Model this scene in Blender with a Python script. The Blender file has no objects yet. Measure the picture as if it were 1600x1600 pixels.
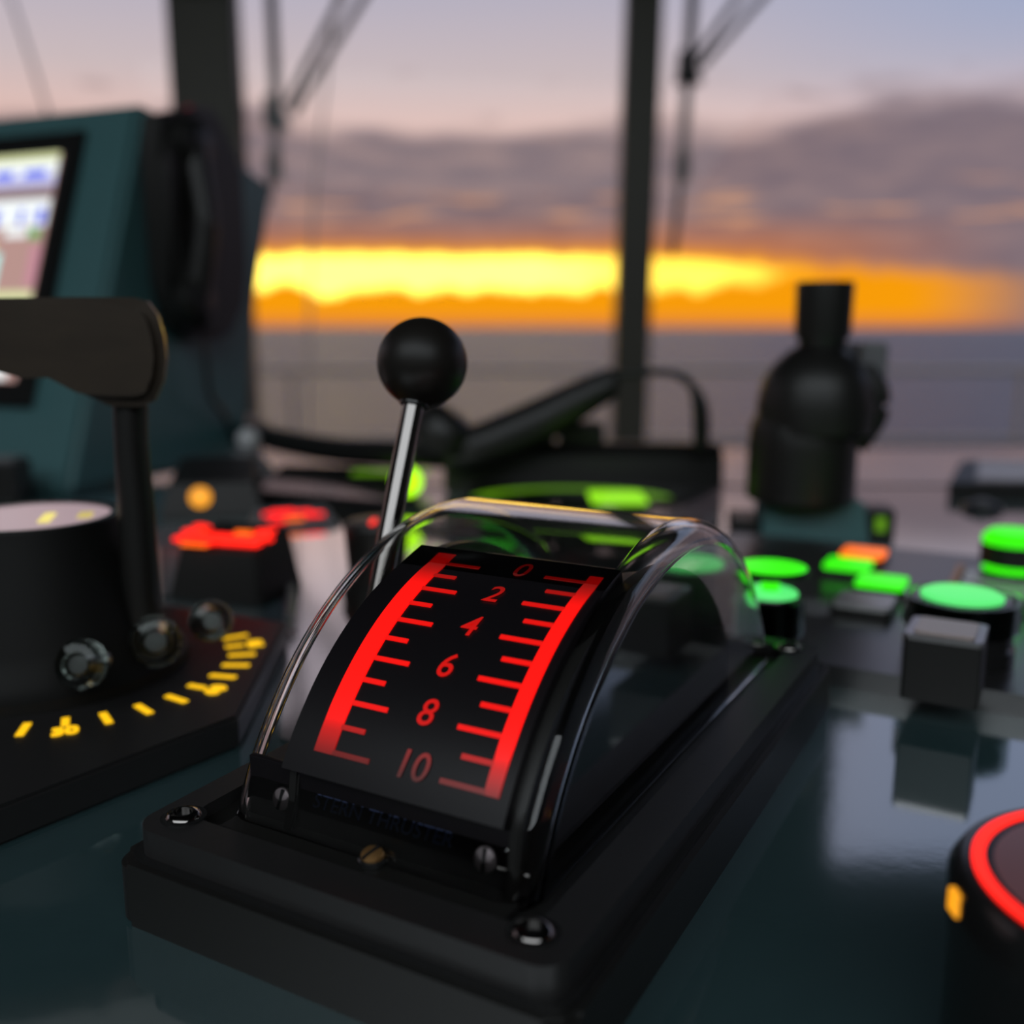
import bpy, bmesh, math, random
from math import sin, cos, tan, atan2, radians as R, degrees, pi, sqrt
from mathutils import Vector, Matrix
random.seed(7)
S = bpy.context.scene
COL = S.collection

# ------------------------------------------------------------------ camera
F = 1552.0; PITCH = math.atan(289/1552); CH = 0.1445
cd = bpy.data.cameras.new('camera'); cam = bpy.data.objects.new('camera', cd); COL.objects.link(cam)
cam.location = (0, 0, CH); cam.rotation_euler = (pi/2 - PITCH, 0, 0)
cd.sensor_width = 36; cd.lens = 36*F/1600; cd.clip_start = .01; cd.clip_end = 60000
cd.dof.use_dof = True; cd.dof.focus_distance = .262; cd.dof.aperture_fstop = 5.9
S.camera = cam
S.view_settings.view_transform = 'Standard'; S.view_settings.look = 'None'
S.view_settings.gamma = 1; S.view_settings.use_curve_mapping = False; S.view_settings.exposure = 0
S.cycles.max_bounces = 14; S.cycles.transmission_bounces = 12; S.cycles.transparent_max_bounces = 12
S.cycles.caustics_reflective = False; S.cycles.caustics_refractive = False
S.cycles.sample_clamp_indirect = 4

def lin(c):
    return tuple(((v/255)/12.92 if v/255 <= .04045 else ((v/255+.055)/1.055)**2.4) for v in c)

# ------------------------------------------------------------------ sky (dusk, bright gap under a cloud bank)
W = bpy.data.worlds.new('dusk_sky'); S.world = W; W.use_nodes = True
nt = W.node_tree; nt.nodes.clear()
def N(t, **k):
    n = nt.nodes.new(t)
    for a, b in k.items(): setattr(n, a, b)
    return n
def val(x):
    if isinstance(x, (int, float)):
        n = N('ShaderNodeValue'); n.outputs[0].default_value = x; return n.outputs[0]
    return x
def M(op, a, b=None, c=None, clamp=False):
    n = N('ShaderNodeMath', operation=op); n.use_clamp = clamp
    for i, v in enumerate((a, b, c)):
        if v is None: continue
        if isinstance(v, (int, float)): n.inputs[i].default_value = v
        else: nt.links.new(v, n.inputs[i])
    return n.outputs[0]
def SS(x, lo, hi):
    n = N('ShaderNodeMapRange', interpolation_type='SMOOTHSTEP'); nt.links.new(val(x), n.inputs[0])
    for i, v in ((1, lo), (2, hi)):
        if isinstance(v, (int, float)): n.inputs[i].default_value = v
        else: nt.links.new(v, n.inputs[i])
    return n.outputs[0]
def MIX(f, a, b):
    n = N('ShaderNodeMix', data_type='RGBA')
    nt.links.new(val(f), n.inputs[0])
    for i, v in ((6, a), (7, b)):
        if isinstance(v, tuple): n.inputs[i].default_value = (*v, 1)
        else: nt.links.new(v, n.inputs[i])
    return n.outputs[2]
tc = N('ShaderNodeTexCoord'); sp = N('ShaderNodeSeparateXYZ'); nt.links.new(tc.outputs['Generated'], sp.inputs[0])
X, Y, Z = sp.outputs
el = M('MULTIPLY', M('ARCSINE', Z), 57.2958)
az = M('MULTIPLY', M('ARCTAN2', X, Y), 57.2958)
def noise(sa, se, det=3, seed=0):
    c = N('ShaderNodeCombineXYZ'); nt.links.new(M('MULTIPLY', az, sa), c.inputs[0]); nt.links.new(M('MULTIPLY', el, se), c.inputs[1]); c.inputs[2].default_value = seed
    n = N('ShaderNodeTexNoise'); n.inputs['Scale'].default_value = 1; n.inputs['Detail'].default_value = det
    nt.links.new(c.outputs[0], n.inputs['Vector']); return n.outputs['Fac']
n1 = noise(.12, .5, 4, 1); n2 = noise(.3, 1.4, 3, 5); n3 = noise(.07, .25, 2, 9); n4 = noise(.22, 2.2, 2, 13); n5 = noise(.5, .02, 2, 17)
ramp = N('ShaderNodeValToRGB'); cr = ramp.color_ramp
nt.links.new(M('DIVIDE', el, 90, clamp=True), ramp.inputs[0])
stops = [(0, (222, 150, 110)), (6/90, (232, 186, 172)), (10.5/90, (229, 194, 186)), (13/90, (208, 190, 192)), (17/90, (186, 180, 196)),
         (27/90, (178, 174, 188)), (50/90, (120, 136, 170)), (1, (84, 104, 146))]
while len(cr.elements) > 1: cr.elements.remove(cr.elements[0])
cr.elements[0].position = 0; cr.elements[0].color = (*lin(stops[0][1]), 1)
for p, c in stops[1:]:
    e = cr.elements.new(p); e.color = (*lin(c), 1)
right = SS(az, 2, 32)
clear = MIX(M('MULTIPLY', M('MULTIPLY', right, SS(el, 7, 16)), .75), ramp.outputs[0], lin((148, 168, 206)))
# cloud bank
top = M('ADD', M('ADD', 10.3, M('MULTIPLY', SS(az, 10, 20), .7)), M('MULTIPLY', M('SUBTRACT', n1, .5), 5.0))
cm = M('SUBTRACT', 1, SS(M('SUBTRACT', el, top), -.7, 1.2))
wisp = M('MULTIPLY', SS(n2, .60, .72), M('MULTIPLY', SS(el, 8, 10), M('SUBTRACT', 1, SS(el, 12, 14))))
cloudc = MIX(SS(n2, .35, .7), lin((120, 104, 112)), lin((150, 126, 126)))
cloudc = MIX(M('MULTIPLY', right, .5), cloudc, lin((118, 110, 126)))
cloudc = MIX(M('MULTIPLY', SS(n4, .57, .68), M('MULTIPLY', SS(el, 4.6, 5.6), M('SUBTRACT', 1, SS(el, 6.6, 7.8)))), cloudc, lin((214, 156, 120)))
warm = M('MULTIPLY', M('SUBTRACT', 1, SS(el, 3.9, 6.4)), M('SUBTRACT', 1, SS(M('ABSOLUTE', M('ADD', az, 2)), 14, 30)))
cloudc = MIX(M('MULTIPLY', warm, .75), cloudc, lin((206, 118, 56)))
sky = MIX(M('MAXIMUM', M('MULTIPLY', cm, .96), M('MULTIPLY', wisp, .5)), clear, cloudc)
# glow gap above the horizon
glowtop = M('ADD', M('SUBTRACT', 4.5, M('MULTIPLY', SS(az, 4, 30), 1.9)), M('MULTIPLY', M('SUBTRACT', n5, .5), .9))
gm = M('MULTIPLY', M('SUBTRACT', 1, SS(M('SUBTRACT', el, glowtop), -.7, .35)), M('SUBTRACT', 1, SS(M('ABSOLUTE', M('SUBTRACT', az, 1)), 20, 29)))
glowc = MIX(SS(el, .0, 1.0), lin((226, 132, 62)), lin((255, 160, 10)))
sky = MIX(gm, sky, glowc)
coretop = M('ADD', M('SUBTRACT', 3.85, M('MULTIPLY', SS(az, 6, 17), .75)), M('MULTIPLY', M('SUBTRACT', n5, .5), .8))
corebot = M('ADD', M('ADD', 2.05, M('MULTIPLY', SS(az, 8, 17), .55)), M('MULTIPLY', M('SUBTRACT', noise(.35, 0, 3, 3), .5), -2.6))
core = M('MULTIPLY', M('MULTIPLY', SS(M('SUBTRACT', el, corebot), -.25, .3), M('SUBTRACT', 1, SS(M('SUBTRACT', el, coretop), -.35, .25))),
         M('MULTIPLY', SS(az, -26, -17), M('SUBTRACT', 1, SS(az, 11, 17.5))))
sky = MIX(core, sky, (2.3, 1.45, .16))
hot = M('MULTIPLY', core, M('SUBTRACT', 1, SS(M('ABSOLUTE', M('ADD', az, 6)), 7, 14)))
sky = MIX(M('MULTIPLY', hot, .75), sky, (3.6, 2.7, .42))
# below the horizon: haze colour (covered by the sea)
sky = MIX(M('SUBTRACT', 1, SS(el, -.5, 0)), sky, lin((120, 108, 116)))
bg = N('ShaderNodeBackground'); nt.links.new(sky, bg.inputs[0]); bg.inputs[1].default_value = 1
out = N('ShaderNodeOutputWorld'); nt.links.new(bg.outputs[0], out.inputs[0])

# ------------------------------------------------------------------ added fill light (unseen, overhead behind the camera, brightens the dark cabin)
def area(name, loc, target, size, power, colr):
    l = bpy.data.lights.new(name, 'AREA'); l.shape = 'RECTANGLE'; l.size = size[0]; l.size_y = size[1]; l.energy = power; l.color = colr
    o = bpy.data.objects.new(name, l); COL.objects.link(o); o.location = loc
    o.rotation_euler = (Vector(target) - Vector(loc)).to_track_quat('-Z', 'Y').to_euler(); return o
area('added_fill_light', (-.3, -1.3, 1.95), (-.1, -.5, 0), (4.8, 3.0), 95, (.88, .95, 1))

# ------------------------------------------------------------------ placing helpers (ray of a picture point onto a height or a distance)
def ray(px, py):
    u = (px-800)/F; v = (800-py)/F
    return Vector((u, cos(PITCH)+v*sin(PITCH), v*cos(PITCH)-sin(PITCH)))
def at(px, py, z=0):
    r = ray(px, py); return Vector((0, 0, CH)) + r*((z-CH)/r.z)
def atY(px, py, y):
    r = ray(px, py); return Vector((0, 0, CH)) + r*(y/r.y)

# ------------------------------------------------------------------ materials
def mat(name, c, rough=.5, metal=0, ior=1.5, spec=.5, emit=None, es=1, noise_amt=0, nscale=40, bump=0, coat=0, trans=0, nstretch=None):
    m = bpy.data.materials.new(name); m.use_nodes = True
    t = m.node_tree; b = t.nodes['Principled BSDF']
    col = lin(c) if max(c) > 1 else c
    b.inputs['Base Color'].default_value = (*col, 1); b.inputs['Roughness'].default_value = rough
    b.inputs['Metallic'].default_value = metal; b.inputs['IOR'].default_value = ior; b.inputs['Specular IOR Level'].default_value = spec
    b.inputs['Coat Weight'].default_value = coat; b.inputs['Coat Roughness'].default_value = .07; b.inputs['Coat IOR'].default_value = 1.6
    b.inputs['Transmission Weight'].default_value = trans
    if emit:
        b.inputs['Emission Color'].default_value = (*(lin(emit) if max(emit) > 1 else emit), 1); b.inputs['Emission Strength'].default_value = es
    if noise_amt or bump:
        tcn = t.nodes.new('ShaderNodeTexCoord'); nz = t.nodes.new('ShaderNodeTexNoise')
        nz.inputs['Scale'].default_value = nscale; nz.inputs['Detail'].default_value = 4
        src = tcn.outputs['Object']
        if nstretch:
            mp = t.nodes.new('ShaderNodeMapping'); mp.inputs['Scale'].default_value = nstretch
            t.links.new(src, mp.inputs[0]); src = mp.outputs[0]
        t.links.new(src, nz.inputs['Vector'])
        if noise_amt:
            mr = t.nodes.new('ShaderNodeMapRange'); mr.inputs[3].default_value = 1-noise_amt; mr.inputs[4].default_value = 1+noise_amt
            mx = t.nodes.new('ShaderNodeVectorMath'); mx.operation = 'SCALE'; mx.inputs[0].default_value = col
            t.links.new(nz.outputs['Fac'], mr.inputs[0]); t.links.new(mr.outputs[0], mx.inputs['Scale']); t.links.new(mx.outputs[0], b.inputs['Base Color'])
        if bump:
            bp = t.nodes.new('ShaderNodeBump'); bp.inputs['Strength'].default_value = bump; bp.inputs['Distance'].default_value = .001
            t.links.new(nz.outputs['Fac'], bp.inputs['Height']); t.links.new(bp.outputs[0], b.inputs['Normal'])
    return m
def glassmat(name, tint=(1, 1, 1), ior=1.49, rough=0):
    m = bpy.data.materials.new(name); m.use_nodes = True; t = m.node_tree; t.nodes.clear()
    g = t.nodes.new('ShaderNodeBsdfGlass'); g.inputs['Color'].default_value = (*tint, 1); g.inputs['IOR'].default_value = ior; g.inputs['Roughness'].default_value = rough
    o = t.nodes.new('ShaderNodeOutputMaterial'); t.links.new(g.outputs[0], o.inputs[0]); return m
def panemat(name):
    m = bpy.data.materials.new(name); m.use_nodes = True; t = m.node_tree; t.nodes.clear()
    a = t.nodes.new('ShaderNodeBsdfTransparent'); a.inputs[0].default_value = (.98, .985, .985, 1)
    b = t.nodes.new('ShaderNodeBsdfGlossy'); b.inputs['Roughness'].default_value = .0
    fr = t.nodes.new('ShaderNodeFresnel'); fr.inputs[0].default_value = 1.2
    mx = t.nodes.new('ShaderNodeMixShader'); o = t.nodes.new('ShaderNodeOutputMaterial')
    t.links.new(fr.outputs[0], mx.inputs[0]); t.links.new(a.outputs[0], mx.inputs[1]); t.links.new(b.outputs[0], mx.inputs[2]); t.links.new(mx.outputs[0], o.inputs[0])
    return m
M_desk = mat('teal_gloss_paint', (.052, .105, .112), rough=.085, ior=3.9, coat=1, noise_amt=.08, nscale=120, bump=.02)
M_teal = mat('teal_housing_paint', (.068, .17, .178), rough=.38, noise_amt=.06, nscale=60)
M_black = mat('black_plastic', (.012, .0115, .0105), rough=.42, noise_amt=.1, nscale=300, bump=.03)
M_blackg = mat('black_gloss_plastic', (.016, .016, .016), rough=.16, noise_amt=.06, nscale=200)
M_turret = mat('matt_black_turret', (.005, .005, .0045), rough=.6, spec=.25, noise_amt=.05, nscale=80)
M_ball = mat('black_phenolic_ball', (.013, .011, .009), rough=.42, spec=.35)
M_plate = mat('black_anodised_plate', (.022, .021, .021), rough=.42, noise_amt=.1, nscale=500, bump=.03)
M_drum = mat('black_scale_drum', (.009, .0075, .009), rough=.36, spec=.3, noise_amt=.05, nscale=300)
M_panel = mat('black_satin_panel', (.024, .023, .024), rough=.30, ior=2.7, noise_amt=.12, nscale=180, bump=.03)
M_chrome = mat('chrome', (.25, .235, .225), rough=.10, metal=1, noise_amt=.03)
M_steel = mat('brushed_steel', (.42, .41, .41), rough=.3, metal=1, noise_amt=.1, nscale=400)
M_zinc = mat('dull_zinc_screw', (.34, .29, .30), rough=.42, metal=.7, noise_amt=.1, nscale=500)
M_brass = mat('dull_brass_screw', (.50, .27, .10), rough=.4, metal=.8, noise_amt=.1, nscale=500)
M_acryl = glassmat('clear_acrylic', (.985, .985, .98), 1.56)
M_glassknob = glassmat('smoky_clear_plastic', (.72, .76, .74), 1.5, .05)
M_pane = panemat('window_pane_glass')
M_wall = mat('cream_cabin_paint', (.10, .10, .095), rough=.6, noise_amt=.05, nscale=8)
M_backwall = mat('dark_wood_back_wall', (.03, .024, .02), rough=.7, noise_amt=.2, nscale=5)
M_dark = mat('dark_overhead_panel', (.02, .025, .026), rough=.6, noise_amt=.08, nscale=20)
M_floor = mat('grey_vinyl_floor', (.08, .08, .085), rough=.6, noise_amt=.2, nscale=15)
M_mull = mat('grey_window_post_paint', (.085, .082, .06), rough=.45, noise_amt=.06, nscale=20)
M_sill = mat('cream_window_sill', (.42, .34, .31), rough=.22, ior=2.0, coat=1, noise_amt=.05, nscale=12)
M_brown = mat('brown_edge_trim', (.14, .08, .045), rough=.45, noise_amt=.15, nscale=60)
M_rail = mat('painted_ship_rail', (.80, .62, .46), rough=.5, noise_amt=.05)
M_deck = mat('green_deck_paint', (.10, .16, .13), rough=.6, noise_amt=.2, nscale=3)
M_grip = mat('dark_brown_grip', (.040, .028, .018), rough=.42, noise_amt=.35, nscale=30, nstretch=(1, 6, 6), bump=.05)
M_red = None
def emis(name, c, s=1, base=(.02, .02, .02)):
    return mat(name, base, rough=.35, emit=c, es=s, noise_amt=.02)
M_green = emis('green_lit_lens', (.045, 1, .004), 1.0, (.005, .01, .005))
M_greenp = emis('pale_green_lit_lens', (.10, 1.0, .20), .85, (.2, .3, .2))
M_lime = emis('lime_display_glow', (.36, 1, .004), .85)
M_limed = emis('dim_lime_display_glow', (.30, .8, .004), .30)
M_limeb = emis('lime_lamp', (.42, 1.0, .004), 1.7)
M_orange = emis('orange_lit_lens', (1, .16, .003), 1.3)
M_redl = emis('red_lit_marks', (1, .002, .002), 2.0)
M_redhot = emis('red_glow_lens', (1, .012, .004), 1.8)
M_yel = emis('yellow_lit_marks', (1, .55, .005), 1.15)
M_amber = emis('amber_lamp_or_glint', (1, .38, .01), 1.1)
M_clear_cap = mat('frosted_clear_button_cap', (.55, .45, .42), rough=.25, noise_amt=.05)
M_silver = mat('silver_label_plate', (.55, .55, .55), rough=.3, metal=.6, noise_amt=.05)
M_copper = mat('copper_edge_strip', (.6, .27, .12), rough=.35, metal=.5, noise_amt=.05)
M_white = mat('white_print', (.6, .6, .62), rough=.5, noise_amt=.03)
M_blue = mat('blue_print', (.05, .07, .16), rough=.55, noise_amt=.03)
M_greyp = mat('grey_plastic', (.16, .16, .17), rough=.4, noise_amt=.05)
# glowing scale marks: fade towards both ends is painted into the emission ramp
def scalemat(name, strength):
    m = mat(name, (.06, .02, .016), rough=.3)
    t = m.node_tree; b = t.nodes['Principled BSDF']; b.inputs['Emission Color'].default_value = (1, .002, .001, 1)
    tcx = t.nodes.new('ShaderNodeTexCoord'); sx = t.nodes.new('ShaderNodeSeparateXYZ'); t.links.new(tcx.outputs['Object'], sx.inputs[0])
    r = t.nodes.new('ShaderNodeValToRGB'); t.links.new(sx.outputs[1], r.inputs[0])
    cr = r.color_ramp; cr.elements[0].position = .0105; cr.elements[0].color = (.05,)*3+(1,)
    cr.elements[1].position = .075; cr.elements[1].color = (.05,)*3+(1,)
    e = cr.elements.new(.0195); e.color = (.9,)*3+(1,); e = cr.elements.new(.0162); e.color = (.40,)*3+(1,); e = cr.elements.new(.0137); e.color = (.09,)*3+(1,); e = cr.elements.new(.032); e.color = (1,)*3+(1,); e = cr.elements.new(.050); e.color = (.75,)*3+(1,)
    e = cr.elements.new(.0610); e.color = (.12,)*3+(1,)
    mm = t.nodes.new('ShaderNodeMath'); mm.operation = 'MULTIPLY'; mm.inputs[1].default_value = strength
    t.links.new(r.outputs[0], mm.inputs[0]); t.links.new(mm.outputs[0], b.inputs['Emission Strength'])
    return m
M_band = scalemat('red_lit_band_painted_fade', 1.7)
M_mark = scalemat('red_lit_tick_painted_fade', .95)
M_num = scalemat('red_lit_numeral_painted_fade', .62)

# ------------------------------------------------------------------ object helpers
def thing(name, label, cat, loc=(0, 0, 0), rz=0, group=None, rot=None):
    o = bpy.data.objects.new(name, None); o.empty_display_size = .01; COL.objects.link(o)
    o.location = loc; o.rotation_euler = rot if rot else (0, 0, rz)
    o['label'] = label; o['category'] = cat
    if group: o['group'] = group
    return o
def obj(name, bm, m, parent=None, smooth=None, label=None, flat_faces=False):
    bmesh.ops.recalc_face_normals(bm, faces=bm.faces)
    me = bpy.data.meshes.new(name)
    if smooth is not None:
        ang = R(smooth)
        for f in bm.faces: f.smooth = True
        for e in bm.edges:
            e.smooth = (len(e.link_faces) == 2 and e.calc_face_angle(0) < ang)
    bm.to_mesh(me); bm.free()
    me.materials.append(m)
    o = bpy.data.objects.new(name, me); COL.objects.link(o)
    if smooth is not None:
        w = o.modifiers.new('weighted_normal', 'WEIGHTED_NORMAL'); w.keep_sharp = True; w.weight = 90
    if parent: o.parent = parent
    if label: o['label'] = label
    return o
def tag(o, label, cat, group=None):
    o['label'] = label; o['category'] = cat
    if group: o['group'] = group
    return o
def struct(name, bm, m, parent=None, smooth=None):
    o = obj(name, bm, m, parent, smooth)
    if not parent: o['kind'] = 'structure'
    return o
def NB(): return bmesh.new()
def box(bm, x0, x1, y0, y1, z0, z1, bev=0, mat_=None, seg=2):
    vs = [bm.verts.new((x, y, z)) for x in (x0, x1) for y in (y0, y1) for z in (z0, z1)]
    idx = [(0, 1, 3, 2), (4, 6, 7, 5), (0, 4, 5, 1), (2, 3, 7, 6), (0, 2, 6, 4), (1, 5, 7, 3)]
    fs = [bm.faces.new([vs[i] for i in q]) for q in idx]
    if bev:
        es = list({e for f in fs for e in f.edges})
        r = bmesh.ops.bevel(bm, geom=es, offset=bev, segments=seg, affect='EDGES', profile=.5)
    if mat_ is not None:
        bmesh.ops.transform(bm, matrix=mat_, verts=bm.verts[:])
    return bm
def prism(bm, pts, a0, a1, axis='z', bev=0, seg=2):
    """polygon pts extruded between a0 and a1 along axis"""
    def P(p, a):
        return {'z': (p[0], p[1], a), 'x': (a, p[0], p[1]), 'y': (p[0], a, p[1])}[axis]
    lo = [bm.verts.new(P(p, a0)) for p in pts]; hi = [bm.verts.new(P(p, a1)) for p in pts]
    fs = [bm.faces.new(lo), bm.faces.new(hi)]
    n = len(pts)
    for i in range(n): fs.append(bm.faces.new((lo[i], lo[(i+1) % n], hi[(i+1) % n], hi[i])))
    if bev:
        bmesh.ops.bevel(bm, geom=list({e for f in fs[:2] for e in f.edges}), offset=bev, segments=seg, affect='EDGES')
    return bm
def hexa(bm, P, bev=0):
    """8 points: bottom 4 then top 4, in order"""
    vs = [bm.verts.new(p) for p in P]
    for q in ((0, 1, 2, 3), (4, 5, 6, 7), (0, 1, 5, 4), (1, 2, 6, 5), (2, 3, 7, 6), (3, 0, 4, 7)): bm.faces.new([vs[i] for i in q])
    if bev: bmesh.ops.bevel(bm, geom=bm.edges[:], offset=bev, segments=2, affect='EDGES')
    return bm
def lathe(bm, prof, n=40, ctr=(0, 0, 0), M4=None):
    rings = []
    for r, z in prof:
        if r < 1e-7: rings.append([bm.verts.new((0, 0, z))])
        else: rings.append([bm.verts.new((r*cos(2*pi*k/n), r*sin(2*pi*k/n), z)) for k in range(n)])
    for a, b in zip(rings, rings[1:]):
        for k in range(n):
            q = [a[k % len(a)], a[(k+1) % len(a)], b[(k+1) % len(b)], b[k % len(b)]]
            u = []
            for v in q:
                if v not in u: u.append(v)
            if len(u) > 2: bm.faces.new(u)
    if len(rings[0]) > 1: bm.faces.new(rings[0])
    if len(rings[-1]) > 1: bm.faces.new(rings[-1])
    T = Matrix.Translation(ctr) @ (M4 if M4 else Matrix())
    bmesh.ops.transform(bm, matrix=T, verts=[v for r in rings for v in r])
    return bm
def alignz(d):
    return Vector((0, 0, 1)).rotation_difference(Vector(d).normalized()).to_matrix().to_4x4()
def cyl(bm, p0, p1, r, n=24, bev=0):
    p0 = Vector(p0); p1 = Vector(p1); L = (p1-p0).length
    b = bev or r*.08
    return lathe(bm, [(r-b, 0), (r, b), (r, L-b), (r-b, L)], n, p0, alignz(p1-p0))
def tube(bm, pts, r, n=10):
    """swept tube along points; r a number or list; smooth Catmull interpolation"""
    pts = [Vector(p) for p in pts]; rr = r if isinstance(r, (list, tuple)) else [r]*len(pts)
    P = []; RR = []
    for i in range(len(pts)-1):
        p0 = pts[max(i-1, 0)]; p1 = pts[i]; p2 = pts[i+1]; p3 = pts[min(i+2, len(pts)-1)]
        for k in range(6):
            t = k/6
            P.append(.5*((2*p1)+(p2-p0)*t+(2*p0-5*p1+4*p2-p3)*t*t+(3*p1-p0-3*p2+p3)*t**3)); RR.append(rr[i]*(1-t)+rr[i+1]*t)
    P.append(pts[-1]); RR.append(rr[-1])
    rings = []; up = Vector((0, 0, 1))
    for i, p in enumerate(P):
        d = (P[min(i+1, len(P)-1)]-P[max(i-1, 0)]).normalized()
        s = d.cross(up)
        if s.length < .05: s = d.cross(Vector((1, 0, 0)))
        s.normalize(); u = s.cross(d)
        rings.append([bm.verts.new(p+(s*cos(2*pi*k/n)+u*sin(2*pi*k/n))*RR[i]) for k in range(n)])
    for a, b in zip(rings, rings[1:]):
        for k in range(n): bm.faces.new((a[k], a[(k+1) % n], b[(k+1) % n], b[k]))
    bm.faces.new(rings[0]); bm.faces.new(rings[-1])
    return bm
def rrect(x0, x1, y0, y1, r, n=6):
    P = []
    for cx, cy, a in ((x1-r, y1-r, 0), (x0+r, y1-r, 90), (x0+r, y0+r, 180), (x1-r, y0+r, 270)):
        for k in range(n+1):
            t = R(a+90*k/n); P.append((cx+r*cos(t), cy+r*sin(t)))
    return P
def textbm(s, size, shear=0, extrude=.0002, bold=0):
    cu = bpy.data.curves.new('t', 'FONT'); cu.body = s; cu.size = size; cu.shear = shear; cu.align_x = 'CENTER'; cu.align_y = 'CENTER'
    cu.extrude = extrude; cu.offset = bold; cu.resolution_u = 4
    o = bpy.data.objects.new('t', cu); COL.objects.link(o)
    dg = bpy.context.evaluated_depsgraph_get(); me = bpy.data.meshes.new_from_object(o.evaluated_get(dg))
    bm = NB(); bm.from_mesh(me); bpy.data.objects.remove(o); bpy.data.curves.remove(cu); bpy.data.meshes.remove(me)
    return bm

# ================================================================== SETTING
WY = 3.3; ZS = -.25; ZH = 1.80      # window plane, sill height, head height
struct('floor', box(NB(), -3.6, 3.8, -3.2, 3.4, -1.1, -1.0), M_floor)
struct('ceiling', box(NB(), -3.6, 3.8, -3.2, 3.4, 1.98, 2.03), M_wall)
struct('wall_back', box(NB(), -3.6, 3.8, -3.25, -3.2, -1.0, 1.98), M_backwall)
for nm, x in (('wall_left', -3.65), ('wall_right', 3.8)):
    b = NB(); box(b, x, x+.05, -3.2, 3.4, -1.0, ZS); box(b, x, x+.05, -3.2, 3.4, ZH, 1.98); box(b, x, x+.05, -3.2, 1.2, ZS, ZH)
    struct(nm, b, M_wall)
struct('wall_front', box(NB(), -3.65, 3.85, WY, WY+.1, -1.0, ZS), M_wall)
struct('trim_2', box(NB(), -3.65, 3.85, WY, WY+.1, ZH, 1.98), M_dark)          # window header
struct('trim_1', box(NB(), -3.6, 3.8, 2.42, WY, ZS-.04, ZS-.001, .006), M_sill, smooth=40)          # window sill ledge
# window posts, leaning a little as the bridge front does
def post(name, top, bot, w, Yp=WY, dep=.11):
    pt = atY(top[0], top[1], Yp); pb = atY(bot[0], bot[1], Yp)
    d = (pt-pb)/(pt.z-pb.z)
    a = pb+d*(ZS-pb.z); c = pb+d*(ZH-pb.z)
    P = []
    for q in (a, c):
        P += [(q.x-w/2, Yp, q.z), (q.x+w/2, Yp, q.z), (q.x+w/2, Yp+dep, q.z), (q.x-w/2, Yp+dep, q.z)]
    struct(name, hexa(NB(), P, .008), M_mull, smooth=40)
    return a.x, c.x
pcen = post('trim_3', (1009, 0), (984, 680), .112)
plef = post('trim_4', (309, 0), (322, 230), .208)
prig = post('trim_5', (1890, 0), (1850, 600), .14)
pl2 = post('trim_6', (-500, 0), (-460, 600), .14)
def pane(name, x0, x1):
    struct(name, box(NB(), x0, x1, WY+.062, WY+.068, ZS, ZH), M_pane)
xs = [-3.6, (pl2[0]+pl2[1])/2, (plef[0]+plef[1])/2, (pcen[0]+pcen[1])/2, (prig[0]+prig[1])/2, 3.8]
for i in range(5): pane('window_%d' % (i+1), xs[i], xs[i+1])
struct('window_6', box(NB(), -3.63, -3.624, 1.2, 3.4, ZS, ZH), M_pane)
struct('window_7', box(NB(), 3.824, 3.83, 1.2, 3.4, ZS, ZH), M_pane)

# sea
def seamat():
    m = bpy.data.materials.new('sea_water'); m.use_nodes = True; t = m.node_tree; b = t.nodes['Principled BSDF']
    b.inputs['Base Color'].default_value = (.12, .12, .14, 1); b.inputs['Roughness'].default_value = .32; b.inputs['IOR'].default_value = 1.33
    tcx = t.nodes.new('ShaderNodeTexCoord'); mp = t.nodes.new('ShaderNodeMapping'); mp.inputs['Scale'].default_value = (.05, .10, 1)
    nz = t.nodes.new('ShaderNodeTexNoise'); nz.inputs['Scale'].default_value = 1; nz.inputs['Detail'].default_value = 6; nz.inputs['Roughness'].default_value = .62
    bp = t.nodes.new('ShaderNodeBump'); bp.inputs['Strength'].default_value = 1; bp.inputs['Distance'].default_value = 4.5
    t.links.new(tcx.outputs['Object'], mp.inputs[0]); t.links.new(mp.outputs[0], nz.inputs[0]); t.links.new(nz.outputs['Fac'], bp.inputs['Height']); t.links.new(bp.outputs[0], b.inputs['Normal'])
    return m
b = NB(); vs = [b.verts.new(p) for p in ((-30000, -2000, -16), (30000, -2000, -16), (30000, 40000, -16), (-30000, 40000, -16))]; b.faces.new(vs)
struct('sea', b, seamat())
# foredeck and its rail
struct('foredeck', box(NB(), -6, 7, 3.45, 6.4, -1.45, -1.35), M_deck)
rl = thing('ship_railing', 'pale painted deck railing outside the front windows against the sea', 'railing', (0, 6.1, -1.35))
zr = atY(800, 578, 6.1).z+1.35
obj('top_rail', cyl(NB(), (-4.6, 0, zr), (5.4, 0, zr), .021), M_rail, rl, 40)
obj('middle_rail', cyl(NB(), (-4.6, 0, zr-.42), (5.4, 0, zr-.42), .015), M_rail, rl, 40)
for px in (-120, 455, 1597, 2050):
    x = atY(px, 600, 6.1).x
    obj('post', cyl(NB(), (x, 0, 0), (x, 0, zr), .019), M_rail, rl, 40)
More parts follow.
